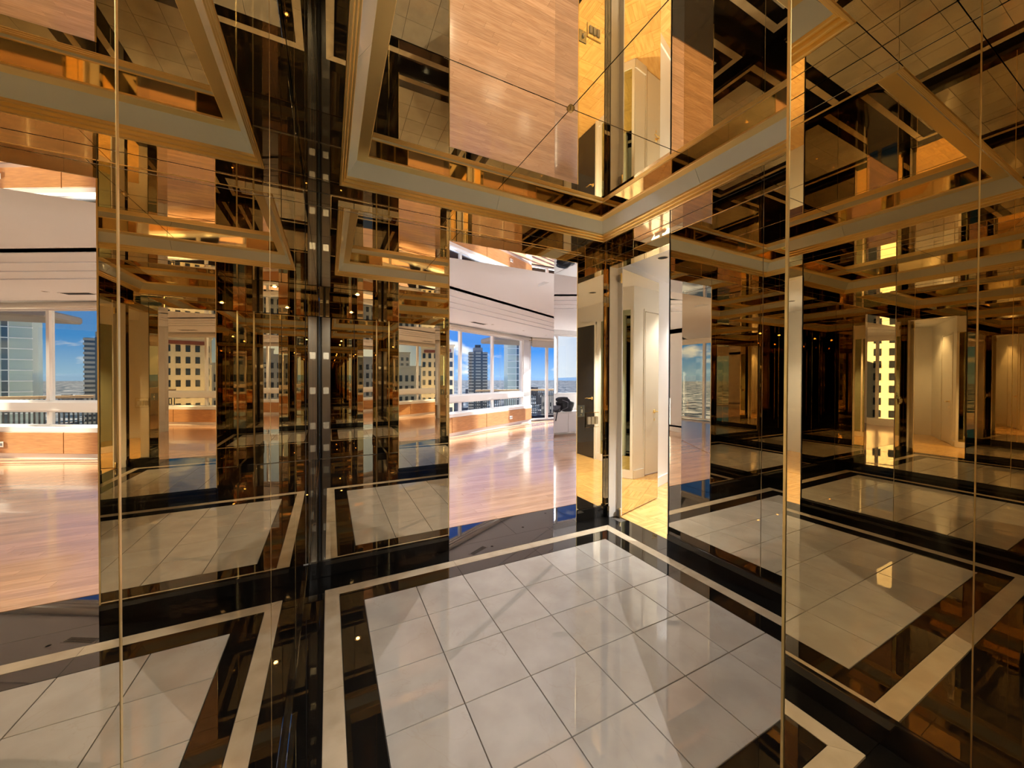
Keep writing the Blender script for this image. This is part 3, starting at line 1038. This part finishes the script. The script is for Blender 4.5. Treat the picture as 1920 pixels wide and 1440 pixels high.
# ---------------------------------------------------------------- switches on the mirror by the corner
s1 = empty('light_switch', (6.135, YA, 3.305))
tag(s1, 'single toggle switch on a clear square plate beside the opening', 'light switch')
box('plate', -0.135, 0.135, -0.018, 0.0, -0.175, 0.175, 'switch_clear', s1, 0.006)
box('toggle', -0.025, 0.025, -0.06, -0.018, -0.05, 0.05, 'switch_white', s1, 0.006)
for z in (-0.11, 0.11):
    box('screw', -0.012, 0.012, -0.022, -0.018, z - 0.012, z + 0.012, 'brass', s1)
s2 = empty('light_switch', (6.562, YA, 3.02))
tag(s2, 'brass framed plate with three cream rocker switches near the corner', 'light switch')
pl = box('plate', -0.265, 0.265, -0.02, 0.0, -0.225, 0.225, 'brass_polished', s2, 0.01)
box('inlay', -0.245, 0.245, -0.024, -0.02, -0.205, 0.205, 'bronze_mirror', s2)
for xx in (-0.14, 0.0, 0.14):
    box('rocker', xx - 0.055, xx + 0.055, -0.055, -0.024, -0.13, 0.10, 'switch_white', s2, 0.01)

# ---------------------------------------------------------------- balcony outside
bal = empty('balcony', (18.0, 25.5, 0))
tag(bal, 'concrete balcony with a wooden topped railing outside the glazed door', 'balcony')
box('slab', -5.0, 5.4, -1.55, 2.6, -0.6, -0.1, 'concrete', bal)
box('upper_slab', -4.4, 5.4, -1.0, 2.6, 7.82, 8.3, 'concrete', bal, 0.1)
box('top_rail', -5.0, 5.4, 2.25, 2.5, 2.80, 2.98, 'rail_wood', bal)
box('bottom_rail', -5.0, 5.4, 2.32, 2.42, 0.1, 0.2, 'rail_metal', bal)
pk = box_me('picket', -0.035, 0.035, -0.035, 0.035, 0.2, 2.8)
pk.materials.append(MATS['rail_metal'])
for k in range(46):
    link('picket', pk, None, bal, (-4.9 + 0.224 * k, 2.37, 0))

# ---------------------------------------------------------------- city
GZ = -260.0
gr = lathe('city_ground', [(0.0, GZ), (400, GZ), (4000, GZ), (20000, GZ), (60000, GZ - 10)], 'city_ground', None, 48, False)
struct(gr, 'hazy city plain far below the windows', 'ground')
hill = lathe('hills', [(30000, GZ - 20), (34000, GZ + 150), (38000, GZ + 380), (45000, GZ - 100)], 'hill', None, 64)
for v in hill.data.vertices:
    a = math.atan2(v.co.y, v.co.x)
    if v.co.z > (GZ + 100) * S:
        v.co.z += S * (120 * math.sin(5 * a) + 90 * math.sin(11 * a + 1) + 40 * math.sin(23 * a))
struct(hill, 'low blue hills along the horizon', 'hills')


def pol(deg, dist):
    """plan point at a bearing from the building, degrees from +y towards +x"""
    a = math.radians(deg)
    return (-0.6 + dist * math.sin(a), -7.5 + dist * math.cos(a))


# dark tower with floor bands
D1 = 640.0
px, py = pol(26.7 - 5.4, D1)
t1 = empty('tower', (px, py, GZ), -math.radians(18))
tag(t1, 'dark residential tower with balcony bands and a stepped top', 'building')
TH1 = -GZ + 4.3 + 43.0
w1 = 15.6
box('shaft', -w1, w1, -w1, w1, 0, TH1, 'tower_glass', t1)
bm_ = box_me('floor_band', -w1 - 0.8, w1 + 0.8, -w1 - 0.8, w1 + 0.8, 0, 2.6)
bm_.materials.append(MATS['tower_band'])
for k in range(31):
    link('floor_band', bm_, None, t1, (0, 0, TH1 - 5.2 * k - 3))
for sx in (-1, 1):
    box('corner_pier', sx * 6 - 1.6, sx * 6 + 1.6, -w1 - 1.2, w1 + 1.2, TH1 - 165, TH1 + 1, 'tower_glass', t1)
box('penthouse', -8, 8, -8, 8, TH1, TH1 + 8, 'tower_band', t1)
box('plant_room', -5, 5, -5, 5, TH1 + 8, TH1 + 13, 'tower_glass', t1)

# green glass tower
D2 = 700.0
px, py = pol(26.7 + 0.25, D2)
t2 = empty('tower', (px, py, GZ), -math.radians(12))
tag(t2, 'tall green glass tower with white floor lines', 'building')
TH2 = -GZ + 180
w2 = 15.5
box('shaft', -w2, w2, -w2, w2, 0, TH2, 'green_glass', t2)
for a, b_ in ((1.0, 5.5), (7.5, 12.0)):
    box('window_column', a, b_, -w2 - 0.5, -w2 + 1, 0, TH2, 'green_dark', t2)
fl_ = box_me('floor_line', -w2 - 0.3, w2 + 0.3, -w2 - 0.9, -w2 + 1, 0, 1.0)
fl_.materials.append(MATS['tower_line'])
for k in range(24):
    link('floor_line', fl_, None, t2, (0, 0, TH2 - 12.0 * k - 2))
for a in (0.4, 6.2, 12.6):
    box('mullion', a, a + 0.7, -w2 - 1.0, -w2 + 1, 0, TH2, 'tower_line', t2)


# stone buildings seen only in the mirrors
def stone(bear, dist, w, top, material, label, win=(6, 12), sign=False):
    px, py = pol(bear, dist)
    b_ = empty('apartment_building', (px, py, GZ), -math.radians(bear))
    tag(b_, label, 'building')
    H = -GZ + 4.3 + top
    box('block', -w, w, -w, w, 0, H, material, b_)
    box('cornice', -w - 1, w + 1, -w - 1, w + 1, H - 2, H, material, b_)
    wm = box_me('window', -w / win[0] * 0.5, w / win[0] * 0.5, -w - 0.3, -w + 0.2, 0, 5.5)
    wm.materials.append(MATS['window_dark'])
    for i in range(win[0]):
        for j in range(win[1]):
            link('window', wm, None, b_, (-w + 2 * w * (i + 0.5) / win[0], 0, H - 14 - 9.5 * j))
    if sign:
        box('sign_band', -w * 0.8, w * 0.8, -w - 0.8, -w + 0.2, H - 8, H - 5, 'roof_red', b_)
    return b_


stone(7.0, 420, 20, 22, 'grey_stone', 'grey stone block left of the sand coloured buildings', (7, 11))
stone(10.6, 340, 15, 10, 'tan_stone', 'sand coloured stone block with many small windows', (6, 10))
stone(15.4, 400, 15, 34, 'tan_stone', 'tall sand coloured block with a red sign band', (5, 13), True)
stone(9.0, 620, 24, 40, 'grey_stone', 'grey slab tower behind the sand coloured blocks', (6, 12))
stone(-52.0, 330, 30, 50, 'grey_stone', 'grey block close to the far left windows', (7, 14))
stone(-68.0, 400, 34, 60, 'tan_stone', 'sand coloured block close to the far left windows', (8, 14))
px, py = pol(33.2, 560)
eb = stone(62.0, 300, 36, 150, 'grey_stone', 'tall grey block of flats placed to shade the far right windows', (9, 16))
eb.location = Vector((285, 78.5, GZ)) * S  # set here and this tall to block sun from the far right windows
eb.rotation_euler = (0, 0, -math.pi / 2)
stone(33.0, 520, 15, -26, 'grey_stone', 'squat grey block beyond the balcony railing', (6, 6))

# low city blocks down on the plain
cb_me = box_me('city_block', -10, 10, -10, 10, 0, 30)
cb_me.materials.append(MATS['city_block'])
rnd = random.Random(4)
placed = [(*pol(b_, d_), r_) for b_, d_, r_ in ((21.3, 640, 30), (26.95, 700, 30), (7, 420, 34), (11, 360, 34), (14.6, 380, 34), (9, 620, 40), (33, 520, 30))]
k = 0
while k < 110:
    dist = 430 * (14 ** rnd.random())
    bear = rnd.uniform(3, 38)
    px, py = pol(bear, dist)
    k_ = 1 + dist / 2600
    sx, sy = rnd.uniform(0.7, 1.8) * k_, rnd.uniform(0.7, 1.8) * k_
    rad = 10 * math.hypot(sx, sy) * 1.1
    if any(math.hypot(px - a, py - b_) < rad + r_ for a, b_, r_ in placed):
        rad = 0
        dist = 0
        if rnd.random() < 0.995:
            continue
    if not dist:
        continue
    placed.append((px, py, rad))
    k += 1
    o = link('city_block', cb_me, None, None, (px, py, GZ), rnd.uniform(-0.4, 0.4))
    o.scale = (sx, sy, rnd.uniform(0.8, 3.2) * (k_ ** 0.3))
    tag(o, 'low building block on the city plain below', 'building', 'low buildings on the city plain')
